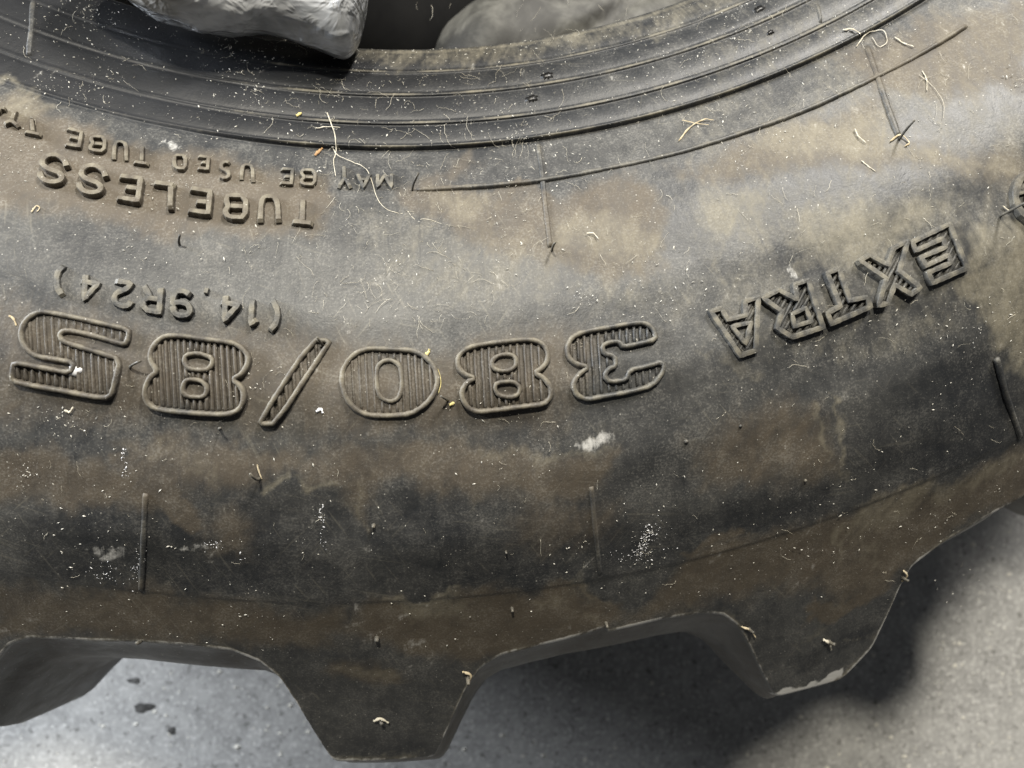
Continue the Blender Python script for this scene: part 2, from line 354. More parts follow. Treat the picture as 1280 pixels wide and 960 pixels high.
# ------------------------------------------------------------------ the floor
fl = mesh_obj('floor', [(-3, -3, 0), (3, -3, 0), (3, 3, 0), (-3, 3, 0)], [(0, 1, 2, 3)], M_FLOOR, smooth=False)
tag(fl, kind='structure')

# ------------------------------------------------------------------ the tyre
tyre = empty('tractor_tyre')
tag(tyre, 'large dusty black tractor tyre lying flat on the concrete, with raised size lettering', 'tyre')

RIDGES = [(.3169, .0009), (.3278, .0010), (.3395, .0011), (.349, .0012)]
def side_z(th, r):
    z = zprof(r)
    for rr, h in RIDGES:                       # moulded bead steps: sharp lip, undercut groove on the outer side
        d = r - rr
        h = h * np.clip((th + 14) / 12, .35, 1); z = z + h * np.exp(-(d / .0006) ** 2) - h * .7 * np.exp(-((d - .0013) / .0007) ** 2)
    rs = [.305] + [q[0] for q in RIDGES]
    for a_, b_ in zip(rs[:-1], rs[1:]):        # rounded bead ribs with grooves between them
        u = np.clip((r - a_) / (b_ - a_), 0, 1); z = z + .0017 * np.clip((th + 16) / 10, .30, 1) * np.clip(4 * u * (1 - u), 0, 1) ** .55
    z = z - .0004 * (1 / (1 + np.exp(-(r - .4952) / .00025)))          # step down at the shoulder line
    w = np.clip((r - .352) / .02, 0, 1)
    z = z + w * (.0005 * np.sin(th * .31 + 2 * np.sin(r * 40)) * np.sin(r * 55 + th * .17) + .00035 * np.sin(th * .53 - r * 70 + 1.7 * np.sin(th * .21)))
    return z

def upper_half(th, rows_r, er_fn, zc=.197, detail=True):
    "grid of rows x columns from the bead toe over the sidewall, shoulder and tread down to the tread centre"
    n = len(th); Rr, Zz, Lg = [], [], []
    er = er_fn(th)
    for r in rows_r:
        R = np.full(n, r); Rr.append(R); Zz.append(side_z(th, R) if detail else zprof(R)); Lg.append(np.zeros(n))
    r0 = rows_r[-1]; rho = .0016
    for t in np.linspace(0, 1, 40)[1:]:
        R = r0 + (er - rho - r0) * t; Rr.append(R); Zz.append(side_z(th, R) if detail else zprof(R)); Lg.append(np.clip((R - .519) / .002, 0, 1) * ((er > .5225)))
    zt = Zz[-1].copy(); rt = Rr[-1].copy()
    for a in np.radians([22, 45, 68, 90]):
        R = rt + rho * math.sin(a); Z = zt - rho * (1 - math.cos(a)) - .55 * rho * math.sin(a); Rr.append(R); Zz.append(Z); Lg.append((er > .5225) * 1.0)
    re, ze = Rr[-1].copy(), Zz[-1].copy()
    for w in np.linspace(0, 1, 34)[1:]:
        w2 = w ** 1.25
        Z = ze * (1 - w2) + MID * w2
        tr, L = tread_r(th, Z, er_fn, zc)
        q = np.clip(w2 / .22, 0, 1); q = q * q * (3 - 2 * q)
        lin = re + (ze - Z) * .30
        Rr.append(lin * (1 - q) + tr * q); Zz.append(Z); Lg.append((np.maximum(L * q, (er > .5225) * (1 - q)) > .12) * 1.0)
    return np.array(Rr), np.array(Zz), np.array(Lg)

def lug_index(th, er_fn): return np.floor((th + 8.3) / PITCH).astype(int)

def build_half(th, rows_r, er_fn, flip, detail):
    Rr, Zz, Lg = upper_half(th, rows_r, er_fn, (.262 if flip else .197), detail)
    m, n = Rr.shape; A = np.radians(th)[None, :]
    X = Rr * np.sin(A); Y = -Rr * np.cos(A); Z = Zz if not flip else H - Zz
    G = np.stack([X, Y, Z], -1)
    # normals of the unsplit surface
    du = np.roll(G, -1, 1) - np.roll(G, 1, 1)
    dv = np.empty_like(G); dv[1:-1] = G[2:] - G[:-2]; dv[0] = G[1] - G[0]; dv[-1] = G[-1] - G[-2]
    N = np.cross(dv, du); N /= np.linalg.norm(N, axis=-1, keepdims=True) + 1e-12
    if not flip and N[m // 3, n // 2, 2] < 0: N = -N
    if flip and N[m // 3, n // 2, 2] > 0: N = -N
    TH = np.broadcast_to(th[None, :], (m, n)); D = np.zeros((m, n, 4))
    if not flip:
        D = dirt(TH.ravel(), Rr.ravel()).reshape(m, n, 4)
        # dust that caught on the moulded lips; pale highlight painted along the lug edges
        for rr, h in RIDGES:
            D[..., 1] = np.maximum(D[..., 1], .85 * np.exp(-((Rr - rr) / .00055) ** 2) * (.65 + .35 * np.sin(TH * 1.3 + rr * 900)) * np.clip((TH + 12) / 8, .25, 1))
        D[..., 1] = np.maximum(D[..., 1], .6 * np.exp(-((Rr - .307) / .002) ** 2) * (TH > -3))
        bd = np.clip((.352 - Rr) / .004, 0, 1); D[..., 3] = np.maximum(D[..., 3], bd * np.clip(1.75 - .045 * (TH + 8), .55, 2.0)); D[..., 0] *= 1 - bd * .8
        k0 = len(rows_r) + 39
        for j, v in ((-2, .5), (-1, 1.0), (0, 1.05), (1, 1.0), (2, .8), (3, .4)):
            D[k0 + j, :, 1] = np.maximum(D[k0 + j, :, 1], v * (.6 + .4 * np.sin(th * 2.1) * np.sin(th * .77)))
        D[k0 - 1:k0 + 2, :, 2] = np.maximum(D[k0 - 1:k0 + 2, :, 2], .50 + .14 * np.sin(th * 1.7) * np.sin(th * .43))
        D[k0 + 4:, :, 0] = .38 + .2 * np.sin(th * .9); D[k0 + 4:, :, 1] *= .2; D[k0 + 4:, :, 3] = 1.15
    LAY = np.stack([np.radians(TH) * .43, Rr + (np.arange(m)[:, None] * .0), np.zeros((m, n))], -1)
    idx = np.arange(m * n).reshape(m, n); nx = np.roll(idx, -1, 1)
    a, b, c, d = idx[:-1], nx[:-1], nx[1:], idx[1:]
    Fq = np.stack([a, d, c, b] if flip else [a, b, c, d], -1)
    f0 = Fq[m // 3, n // 2]; gv = G.reshape(-1, 3); nf = np.cross(gv[f0[1]] - gv[f0[0]], gv[f0[2]] - gv[f0[0]])
    if nf @ N[m // 3, n // 2] < 0: Fq = Fq[..., ::-1]
    lf = (Lg[:-1] + Lg[1:]) * .5; lf = (lf + np.roll(lf, -1, 1)) * .5
    li = np.broadcast_to(lug_index(th + (PITCH / 2 if flip else 0), er_fn)[None, :], lf.shape)
    rc = Rr[:-1]
    isl = lf > .5
    row = np.broadcast_to(np.arange(m - 1)[:, None], lf.shape)
    bead = (rc < .351) & ~isl & (row < len(rows_r))
    side = ~bead & ~isl & (row < len(rows_r) + 43)
    trd = ~bead & ~side & ~isl
    GV, NV, DV, LV = G.reshape(-1, 3), N.reshape(-1, 3), D.reshape(-1, 4), LAY.reshape(-1, 3)
    def sub(name, mask):
        f = Fq[mask]
        if not len(f): return
        u, inv = np.unique(f.ravel(), return_inverse=True)
        return mesh_obj(name, GV[u], inv.reshape(-1, 4), M_TYRE, tyre, True, DV[u], NV[u], LV[u])
    sub('bead', bead); sub('sidewall', side); sub('tread_base', trd)
    for i in np.unique(li): sub('tread_lug', isl & (li == i))

th_u = np.unique(np.round(np.concatenate([np.arange(-23, 34, .085), np.arange(34, 337, .7)]), 4))
rows_u = np.concatenate([[.297, .299, .301, .303], np.arange(.3045, .352, .00028), np.arange(.352, .4935, .00095), np.arange(.4935, .4975, .00022)])
build_half(th_u, rows_u, lambda t: edge_r((t + 180) % 360 - 180), False, True)
th_l = np.arange(0, 360, .6)
rows_l = np.concatenate([[.297, .3], np.arange(.305, .497, .012)])
build_half(th_l, rows_l, lambda t: edge_r(t + PITCH / 2, False), True, False)
# inside of the tyre
tl = np.radians(np.arange(0, 360, 2.0)); prof = [(.297, .285), (.33, .318), (.37, .345), (.43, .362), (.48, .350), (.51, .31), (.525, .25), (.53, .19), (.525, .13), (.51, .07), (.48, .03), (.43, .018), (.37, .035), (.33, .062), (.297, .095)]
V = np.array([(r * math.sin(a), -r * math.cos(a), z) for r, z in prof for a in tl]); nn = len(tl)
ix = np.arange(len(V)).reshape(len(prof), nn); nx = np.roll(ix, -1, 1)
mesh_obj('inner_liner', V, np.stack([ix[:-1], ix[1:], nx[1:], nx[:-1]], -1).reshape(-1, 4), M_LINER, tyre)

# ------------------------------------------------------------------ raised ridges, lettering
def resample(pts, step, closed):
    p = [np.array(q, float) for q in pts]
    if closed: p = p + [p[0]]
    out = []
    for a, b in zip(p[:-1], p[1:]):
        k = max(1, int(np.linalg.norm(b - a) / step))
        out += [a + (b - a) * i / k for i in range(k)]
    if not closed: out.append(p[-1])
    return out
def chaikin(pts, closed, it=1):
    p = [np.array(q, float) for q in pts]
    for _ in range(it):
        q = []
        n = len(p)
        for i in range(n if closed else n - 1):
            a, b = p[i], p[(i + 1) % n]; q += [a * .78 + b * .22, a * .22 + b * .78]
        if not closed: q = [p[0]] + q + [p[-1]]
        p = q
    return p
class Geo:
    def __init__(s): s.v = []; s.f = []; s.thr = []; s.top = []; s.crisp = False
    def ridge(s, pts, w, h, closed=False, step=3.0, smooth=1, flat=.55):
        "a raised rib of width w and height h (m) laid over the tyre along a line"
        if smooth: pts = chaikin(pts, closed, smooth)
        pts = resample(pts, step, closed); tr = [pol(*p) for p in pts]
        s.ridge_tr(tr, w, h, closed, flat)
    def ridge_tr(s, tr, w, h, closed=False, flat=.55):
        crisp = flat > .55; s.crisp |= crisp
        pos = [surf(t, r) for t, r in tr]; n = len(pos); base = len(s.v)
        prof = [(-.54, -.0005), (-.47, h * .62), (-.5 * flat - .06, h * .95), (0, h), (.5 * flat + .06, h * .95), (.47, h * .62), (.54, -.0005)]
        if crisp: prof = [(-.53, -.0005), (-.50, h * .80), (-.42, h), (0, h * 1.03), (.42, h), (.50, h * .80), (.53, -.0005)]
        K_ = len(prof)
        for i in range(n):
            a = pos[i - 1] if (i > 0 or closed) else pos[i]; b = pos[(i + 1) % n] if (i < n - 1 or closed) else pos[i]
            t = (b - a)
            t = t.normalized() if t.length > 1e-9 else Vector((1, 0, 0))
            N = nrm(*tr[i]); bn = t.cross(N).normalized()
            jit = 1 + .07 * math.sin(i * 1.7 + n) + .05 * math.sin(i * .61)
            for q, hh in prof:
                endf = .55 if (not closed and i in (0, n - 1)) else 1
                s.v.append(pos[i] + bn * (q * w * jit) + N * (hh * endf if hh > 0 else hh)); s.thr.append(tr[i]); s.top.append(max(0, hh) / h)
        for i in range(n if closed else n - 1):
            j = (i + 1) % n
            for k in range(K_ - 1):
                s.f.append((base + i * K_ + k, base + j * K_ + k, base + j * K_ + k + 1, base + i * K_ + k + 1))
        if not closed:
            s.f.append(tuple(base + k for k in range(K_))); s.f.append(tuple(base + (n - 1) * K_ + k for k in reversed(range(K_))))
    def hatch(s, poly, holes, spacing, slope, w, h):
        "ribs filling an outline (even-odd), leaning by slope"
        ps = [np.array(poly, float)] + [np.array(q, float) for q in holes]
        sk = [np.stack([q[:, 0] - slope * q[:, 1], q[:, 1]], 1) for q in ps]
        x = sk[0][:, 0].min() + spacing * .6
        while x < sk[0][:, 0].max():
            ys = []
            for q in sk:
                for i in range(len(q)):
                    a, b = q[i - 1], q[i]
                    if (a[0] > x) != (b[0] > x): ys.append(a[1] + (x - a[0]) * (b[1] - a[1]) / (b[0] - a[0]))
            ys.sort()
            for y0, y1 in zip(ys[::2], ys[1::2]):
                if y1 - y0 > 5: s.ridge([(x + slope * y0, y0 + 1), (x + slope * y1, y1 - 1)], w, h, step=6, smooth=0, flat=.3)
            x += spacing * random.uniform(.92, 1.08)
    def build(s, name, parent=tyre, tan=.30):
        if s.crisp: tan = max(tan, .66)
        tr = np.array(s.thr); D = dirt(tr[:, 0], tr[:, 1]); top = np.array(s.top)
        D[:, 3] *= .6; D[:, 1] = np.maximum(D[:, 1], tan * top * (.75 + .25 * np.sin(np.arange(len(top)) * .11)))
        L_ = np.stack([np.radians(tr[:, 0]) * .43, tr[:, 1], np.zeros(len(tr))], 1)
        return mesh_obj(name, [tuple(v) for v in s.v], s.f, M_TYRE, parent, not s.crisp, D, None, L_)
def zp(z, ox, oy, pts): return [(ox + x / z, oy + y / z) for x, y in pts]
A4 = lambda p: zp(4.571, 0, 370, p); A5 = lambda p: zp(4.267, 260, 400, p); A6 = lambda p: zp(4.267, 550, 390, p)
A7 = lambda p: zp(3.556, 870, 260, p); A2 = lambda p: zp(4.571, 0, 130, p); A3 = lambda p: zp(4.571, 270, 130, p); R4 = lambda p: zp(2.977, 0, 320, p)

BIG = [
 (A4([(745,195),(600,165),(450,130),(300,100),(240,95),(185,120),(145,165),(130,215),(140,270),(175,320),(230,350),(330,365),(440,385),(415,440),(300,420),(200,400),(95,380),(85,430),(85,485),(200,510),(400,545),(550,575),(640,578),(665,500),(695,365),(600,335),(500,305),(400,275),(362,255),(352,225),(375,203),(430,205),(550,232),(660,265),(725,283),(742,245)]), [], 10.5),
 (R4([(620,300),(590,320),(565,355),(565,395),(592,430),(560,455),(543,500),(550,540),(580,565),(640,575),(760,585),(850,588),(895,570),(912,530),(905,490),(868,460),(905,440),(925,405),(928,375),(905,345),(870,325),(760,312),(680,300)]),
  [R4([(695,370),(688,395),(705,422),(770,428),(792,410),(794,380),(740,363)]), R4([(690,470),(680,500),(700,522),(765,525),(777,490),(752,463),(705,460)])], 8.5),
 (A5([(282,532),(560,110),(652,115),(632,152),(365,548),(300,552)]), [], 11),
 (A5([(870,155),(980,160),(1090,165),(1150,190),(1205,245),(1228,320),(1210,390),(1160,450),(1080,500),(960,508),(860,505),(790,475),(740,420),(715,340),(720,270),(760,205),(810,170)]),
  [A5([(975,215),(1022,240),(1035,300),(1035,370),(1015,420),(975,435),(930,420),(905,380),(900,300),(905,250),(935,222)])], 9.5),
 (A6([(130,205),(180,185),(300,165),(450,150),(510,155),(555,180),(575,220),(570,270),(540,305),(500,325),(555,355),(590,400),(590,450),(550,490),(450,500),(300,520),(200,530),(150,510),(120,465),(115,420),(145,375),(188,355),(130,335),(95,295),(95,245)]),
  [A6([(300,240),(275,265),(280,300),(320,318),(370,315),(405,290),(405,250),(385,232),(340,228)]), A6([(300,378),(390,370),(428,400),(418,440),(370,455),(310,442),(290,410)])], 9.5),
 (A6([(700,140),(760,110),(900,85),(1050,60),(1095,65),(1135,95),(1150,150),(1050,175),(970,190),(950,160),(900,165),(860,185),(872,225),(930,238),(935,290),(895,305),(870,340),(900,372),(990,360),(1005,310),(1100,290),(1180,265),(1190,310),(1130,390),(1000,425),(850,450),(780,465),(725,440),(705,390),(730,340),(792,295),(720,280),(680,240),(675,190)]), [], 9.5),
]
for poly, holes, sp_ in BIG:
    g = Geo(); g.ridge(poly, .0016, .0019, True, 3, 1, .5)
    for q in holes: g.ridge(q, .0014, .0016, True, 3, 1, .5)
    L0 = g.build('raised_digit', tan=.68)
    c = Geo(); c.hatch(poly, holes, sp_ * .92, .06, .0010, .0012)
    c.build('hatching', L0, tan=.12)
EXTRA = [
 (A7([(950,158),(1115,78),(1192,268),(1040,335),(1020,292),(1120,248),(1110,214),(1012,262),(988,226),(1098,180),(1084,142),(965,196)]), []),
 (A7([(720,240),(760,215),(842,258),(868,185),(930,152),(893,285),(985,355),(945,385),(872,345),(840,425),(800,435),(835,318)]), []),
 (A7([(575,295),(625,275),(675,415),(748,400),(765,440),(592,515),(575,470),(632,440)]), []),
 (A7([(290,405),(360,370),(440,412),(432,345),(490,325),(555,530),(420,575),(352,535),(375,465)]), [A7([(420,475),(480,448),(505,505),(430,528)])]),
 (A7([(60,465),(105,450),(135,500),(212,482),(212,420),(270,402),(258,632),(190,655)]), [A7([(155,530),(238,512),(215,605)])]),
]
for poly, holes in EXTRA:
    g = Geo(); g.ridge(poly, .0016, .0017, True, 2.5, 0, .6)
    for q in holes: g.ridge(q, .0014, .0015, True, 2.5, 0, .6)
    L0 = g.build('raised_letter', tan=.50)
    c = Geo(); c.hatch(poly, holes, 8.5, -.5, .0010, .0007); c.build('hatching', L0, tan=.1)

def letter(strokes, w, h, closed=(), smooth=1, tan=.68):
    g = Geo()
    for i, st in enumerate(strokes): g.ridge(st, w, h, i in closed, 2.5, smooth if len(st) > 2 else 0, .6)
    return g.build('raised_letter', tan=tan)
w1, h1 = .00165, .0019
s1 = [(392,378),(378,335),(320,308),(265,322),(248,362),(285,392),(345,410),(372,438),(345,466),(280,466),(245,438),(238,408)]
letter([A2(s1)], w1, h1, smooth=2); letter([A2([(x + 222, y + 60) for x, y in s1])], w1, h1, smooth=2)
letter([A2([(690,430),(812,445),(795,572),(675,552)]), A2([(722,493),(802,505)])], w1, h1, smooth=0)
letter([A2([(885,467),(1008,485)]), A2([(985,483),(980,615)])], w1, h1)
letter([A2([(1092,500),(1208,520),(1196,642),(1080,625)]), A2([(1125,575),(1200,582)])], w1, h1, smooth=0)
letter([A3([(75,540),(178,547),(172,670),(80,665),(56,635),(78,602),(64,572)]), A3([(80,602),(172,607)])], w1, h1, (0,))
letter([A3([(258,690),(264,575),(285,548),(335,548),(358,580),(362,690)])], w1, h1)
letter([A3([(438,688),(558,702)]), A3([(497,695),(502,560)])], w1, h1)
w2, h2 = .00115, .0014
small = [
 [A3([(925,410),(925,488),(965,422),(1005,490),(1005,408)])], [A3([(808,408),(845,490),(882,410)]), A3([(825,446),(865,446)])],
 [A3([(703,490),(736,438),(772,490)]), A3([(736,440),(732,365)])],
 [A3([(498,392),(570,395),(566,476),(500,472),(490,452),(510,433),(490,412)]), A3([(508,433),(567,436)])],
 [A3([(372,386),(440,390),(434,470),(366,465)]), A3([(388,430),(438,432)])],
 [A3([(148,442),(155,372),(180,360),(212,372),(215,456)])], [A3([(82,352),(55,345),(32,362),(35,385),(75,402),(80,425),(55,440),(28,428)])],
 [A2([(1135,312),(1195,322),(1190,388),(1132,380)]), A2([(1150,348),(1192,352)])],
 [A2([(1005,308),(1065,312),(1062,386),(1010,382),(998,345)])],
 [A2([(768,345),(855,358)]), A2([(814,350),(818,255)])], [A2([(655,326),(662,242),(690,228),(728,245),(726,332)])],
 [A2([(535,202),(606,206),(600,288),(528,278),(520,260),(540,240),(525,220)]), A2([(540,242),(600,248)])],
 [A2([(388,155),(472,178),(458,260),(378,245)]), A2([(402,204),(462,216)])],
 [A2([(148,172),(242,192)]), A2([(196,180),(186,98)])], [A2([(30,128),(72,112),(112,142)]), A2([(72,112),(94,52)])], [A2([(-40,20),(-30,60),(-5,62),(10,40),(40,44)])],
]
CL = {3: (0,), 8: (0,), 11: (0,)}
for i, st in enumerate(small): letter(st, w2, h2, CL.get(i, ()), smooth=0 if i in (0, 1, 2, 4, 7, 12) else 1)
UNIT = {'1': [[(.25,.78),(.55,1),(.55,0)]], '4': [[(.72,0),(.72,1),(.02,.32),(1,.32)]], '.': [[(.4,.05),(.6,.05)]],
 '9': [[(1,.62),(.85,.95),(.5,1),(.12,.93),(0,.72),(.15,.5),(.5,.45),(.88,.52),(1,.66),(.98,.3),(.8,.05),(.4,0),(.05,.12)]],
 'R': [[(.05,0),(.05,1),(.7,1),(.95,.85),(.95,.65),(.7,.5),(.05,.5)], [(.55,.5),(1,0)]],
 '2': [[(.02,.75),(.15,.95),(.5,1),(.85,.93),(.97,.75),(.85,.52),(.3,.3),(.02,.04),(1,.04)]],
 '(': [[(.7,1.15),(.35,.8),(.3,.3),(.65,-.12)]], ')': [[(.3,1.15),(.65,.8),(.7,.3),(.35,-.12)]]}
line = [('(',344,396),('1',317,391),('4',288,387),('.',258,378),('9',229,381),('R',192,375),('2',156,369),('4',114,361),(')',78,352)]
for ch, cx, cy in line:
    rx, ry = -.988, -.152; wd, ht = 23.0, 30.0
    st = [[(cx + rx * (u - .5) * wd + ry * (v - .5) * ht * 1.0 * .35, cy + ry * (u - .5) * wd + (v - .5) * ht) for u, v in q] for q in UNIT[ch]]
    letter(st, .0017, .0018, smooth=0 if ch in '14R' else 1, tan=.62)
g = Geo(); g.ridge([(1297 + 32 * math.cos(a), 246 + 33 * math.sin(a)) for a in np.linspace(0, 6.28, 30)[:-1]], .0021, .0020, True, 2.5, 0, .6)
g.ridge([(1300 + 17 * math.cos(a), 246 + 18 * math.sin(a)) for a in np.linspace(0, 6.28, 24)[:-1]], .0018, .0018, True, 2.5, 0, .6)
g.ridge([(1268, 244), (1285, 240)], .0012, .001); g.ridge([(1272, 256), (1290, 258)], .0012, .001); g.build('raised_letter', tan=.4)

# moulded ribs and the rim line
def rib(pts, w, h, name='mould_rib', tan=.35, smooth=0):
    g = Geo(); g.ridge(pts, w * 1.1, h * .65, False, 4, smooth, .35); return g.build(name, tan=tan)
rib([(1083, 58), (1096, 95), (1110, 135), (1123, 170)], .0016, .0011); rib([(672, 178), (676, 205), (681, 250), (688, 308)], .0014, .0009)
rib([(182, 617), (180, 660), (176, 738)], .0014, .0009); rib([(739, 608), (744, 660), (750, 718)], .0013, .0008)
rib([(1246, 448), (1258, 495), (1276, 548)], .0016, .0009); rib([(42, 2), (40, 35), (37, 70)], .0014, .0008); rib([(1018, 8), (1024, 30)], .001, .0006)
g = Geo(); a0 = pol(521, 238)[0]; r6 = .3655
g.ridge_tr([(a, r6 + .0001 * math.sin(a * .9)) for a in np.arange(a0, 33, .25)], .0016, .0010, False, .4); g.build('rim_line', tan=.5)

# rubber vent spews: little moulded whiskers standing on the tyre
def tube(path, rad, sides=5, taper=.6, rag=0, flat=1):
    V, Fc = [], []; n = len(path); up = Vector((.3, .2, 1)).normalized()
    for i, p in enumerate(path):
        t = (path[min(i + 1, n - 1)] - path[max(i - 1, 0)]); t = t.normalized() if t.length else Vector((0, 0, 1))
        a = t.cross(up); a = a.normalized() if a.length > 1e-4 else Vector((1, 0, 0)); b = t.cross(a)
        r = rad * (1 - (1 - taper) * i / (n - 1)) * (1 + rag * math.sin(i * 2.1 + rad * 9e4) + rag * .7 * math.sin(i * 5.3))
        if rag and i in (0, n - 1): r *= .35
        for k in range(sides):
            q = 6.2832 * k / sides; V.append(p + a * (r * math.cos(q)) + b * (r * flat * math.sin(q)))
    for i in range(n - 1):
        for k in range(sides): Fc.append((i * sides + k, i * sides + (k + 1) % sides, (i + 1) * sides + (k + 1) % sides, (i + 1) * sides + k))
    Fc.append(tuple(reversed(range(sides)))); Fc.append(tuple((n - 1) * sides + k for k in range(sides)))
    return V, Fc
def spew(px, py, length, lean=(0, 0), rad=.00045):
    th, r = pol(px, py); p = surf(th, r, -.0004); N = nrm(th, r)
    path = [p + N * (length * t) + Vector((lean[0], lean[1], 0)) * (length * t * t) for t in np.linspace(0, 1, 6)]
    V, Fc = tube(path, rad, 6, .75)
    D = np.zeros((len(V), 4)); D[:, 1] = .45; D[:, 0] = .4
    L_ = np.array([(math.radians(th) * .43, r + .0002 * i, 0) for i in range(len(V))])
    mesh_obj('vent_spew', [tuple(v) for v in V], Fc, M_TYRE, tyre, True, D, None, L_)
for a in [(690,312,.006,(.1,-.1)), (1124,174,.009,(.15,.05)), (325,598,.008,(-.1,.5)), (515,239,.006,(.4,.3)), (163,460,.006,(.8,.2)), (1250,270,.011,(.2,.1)), (175,802,.003,(0,.6),.0008), (471,797,.002,(0,0),.0009),
          (640,760,.002,(0,0),.0006), (1036,802,.003,(.3,.3),.0009), (757,777,.003,(0,0),.0006), (476,901,.002,(.3,0),.0008), (224,305,.004,(.3,.2)), (857,551,.0015,(0,0),.0008), (925,532,.0012,(0,0),.0006), (1006,600,.0012,(0,0),.0006),
          (585,848,.003,(0,0),.0009), (936,786,.003,(.2,.2),.0007), (1128,722,.003,(.2,.2),.0007), (404,432,.005,(-.2,.3)), (275,535,.005,(.3,.2)), (560,500,.005,(-.4,.3)), (467,657,.0015,(0,0),.0007), (632,688,.003,(0,.3),.0004)]:
    spew(*a)

# ------------------------------------------------------------------ things in the opening
def blob_tube(path, radii, sides, lump, seed):
    "a closed lumpy tube with rounded ends"
    V, Fc = [], []; n = len(path)
    for i, p in enumerate(path):
        t = (path[min(i + 1, n - 1)] - path[max(i - 1, 0)]).normalized(); a = t.cross(Vector((0, 0, 1))).normalized(); b = a.cross(t)
        for k in range(sides):
            q = 6.2832 * k / sides; d = a * math.cos(q) + b * math.sin(q)
            v = p + d * radii[i]
            V.append(v + d * lump(v, seed) * min(1, radii[i] / max(radii)))
    for i in range(n - 1):
        for k in range(sides): Fc.append((i * sides + k, i * sides + (k + 1) % sides, (i + 1) * sides + (k + 1) % sides, (i + 1) * sides + k))
    Fc.append(tuple(reversed(range(sides)))); Fc.append(tuple((n - 1) * sides + k for k in range(sides)))
    return [tuple(v) for v in V], Fc
def lerp_path(pts, n):
    pts = [Vector(p) for p in pts]; out = []
    for i in range(n):
        t = i / (n - 1) * (len(pts) - 1); k = min(int(t), len(pts) - 2); u = t - k
        p0 = pts[max(k - 1, 0)]; p1 = pts[k]; p2 = pts[k + 1]; p3 = pts[min(k + 2, len(pts) - 1)]
        out.append(.5 * ((2 * p1) + (p2 - p0) * u + (2 * p0 - 5 * p1 + 4 * p2 - p3) * u * u + (3 * p1 - p0 - 3 * p2 + p3) * u ** 3))
    return out
def caps(n, r, e=.16, k=2.0): return [r * max(.00001, 1 - max(0, 1 - (i / (n - 1)) / e, 1 - (1 - i / (n - 1)) / e) ** k) ** (1 / k) for i in range(n)]
# black filler ring, added to keep the opening dark
nT, sT = 120, 24; V = []
for i in range(nT):
    a = 6.2832 * i / nT
    for k in range(sT):
        q = 6.2832 * k / sT; rr = .068 * (1 + .10 * math.sin(a * 5 + 1) + .06 * math.sin(a * 11 + q * 2)); R = .185 + rr * math.cos(q)
        V.append((R * math.sin(a), -R * math.cos(a), .078 + rr * .95 * math.sin(q) + .008 * math.sin(a * 3)))
ix = np.arange(len(V)).reshape(nT, sT); nxa = np.roll(ix, -1, 0); nxb = np.roll(ix, -1, 1); nxc = np.roll(nxa, -1, 1)
o = mesh_obj('dark_filler_ring', V, np.stack([ix, nxa, nxc, nxb], -1).reshape(-1, 4), M_BLACK)
tag(o, 'added black filler ring that keeps the tyre opening dark', 'inner tube')
# dusty grey folded rubber
n_ = 46; pth = lerp_path([PZ(555, 120, .205), PZ(640, 78, .20), PZ(730, 66, .195), PZ(820, 68, .19), PZ(960, 90, .18)], n_)
def rl(v, s):
    w = mnoise.noise(v * 30 + Vector((s, 0, 0))) * .003 + mnoise.noise(v * 75) * .0012
    u = (v.x - .105) * .8 - (v.y + .245); return w - .004 * math.exp(-(u / .004) ** 2)
V, Fc = blob_tube(pth, caps(n_, .034, .3), 48, rl, 3)
tag(mesh_obj('rubber_flap', V, Fc, M_GREYTUBE), 'dusty grey folded rubber with rounded end behind the bead', 'rubber piece')
# plastic-wrapped bundle
def plastic():
    n = NT('milky_plastic_film'); ob = n.node('ShaderNodeTexCoord').outputs['Object']
    rot = n.node('ShaderNodeMapping'); rot.inputs['Rotation'].default_value = (0, 0, .45); rot.inputs['Scale'].default_value = (.45, 1.5, 1.0); n.link(ob, rot.inputs['Vector']); rv = rot.outputs[0]
    a = n.noise(rv, 30, 4, .55, 1.6); c = n.noise(rv, 110, 4, .6, .8)
    v = n.math('ADD', n.math('MULTIPLY', a, .75), n.math('MULTIPLY', c, .25))
    col = n.mix(n.ramp(v, .40, .62), (.30, .31, .32, 1), (.82, .83, .84, 1))
    col = n.mix(n.ramp(n.noise(ob, 26, 4, .6, .5), .54, .68, 0, .7), col, (.22, .19, .12, 1))
    n.link(col, n.b.inputs['Base Color']); n.b.inputs['Roughness'].default_value = .30; n.b.inputs['Coat Weight'].default_value = 1; n.b.inputs['Coat Roughness'].default_value = .10
    rd = n.math('ABSOLUTE', n.math('SUBTRACT', n.noise(rv, 55, 3, .5, 1.0), .5)); rd2 = n.math('ABSOLUTE', n.math('SUBTRACT', n.noise(ob, 90, 3, .5, .6), .5))
    nb = n.bump(n.math('ADD', n.ramp(rd, 0, .28), n.math('MULTIPLY', n.ramp(rd2, 0, .2), .5)), .62, .0022)
    n.link(nb, n.b.inputs['Normal']); n.link(nb, n.b.inputs['Coat Normal']); return n.m
n_ = 110; pth = lerp_path([PZ(100, -130, .345), PZ(210, -62, .345), PZ(300, -30, .343), PZ(380, -10, .341), PZ(456, 8, .340)], n_)
def pl(v, s):
    u = v.x * .87 - v.y * .49; w = v.x * .49 + v.y * .87
    p = Vector((u * 14, w * 60, v.z * 60)); a = mnoise.noise(p); b_ = mnoise.noise(Vector((u * 30 + 4, w * 120, v.z * 120)))
    return .0040 * a + .0042 * (.3 - abs(a)) + .0030 * (.25 - abs(b_)) + .004 * mnoise.noise(v * 22)
V, Fc = blob_tube(pth, [r * (.82 + .18 * math.sin(i * .06)) for i, r in enumerate(caps(n_, .0205, .13, 2.6))], 84, pl, 1)
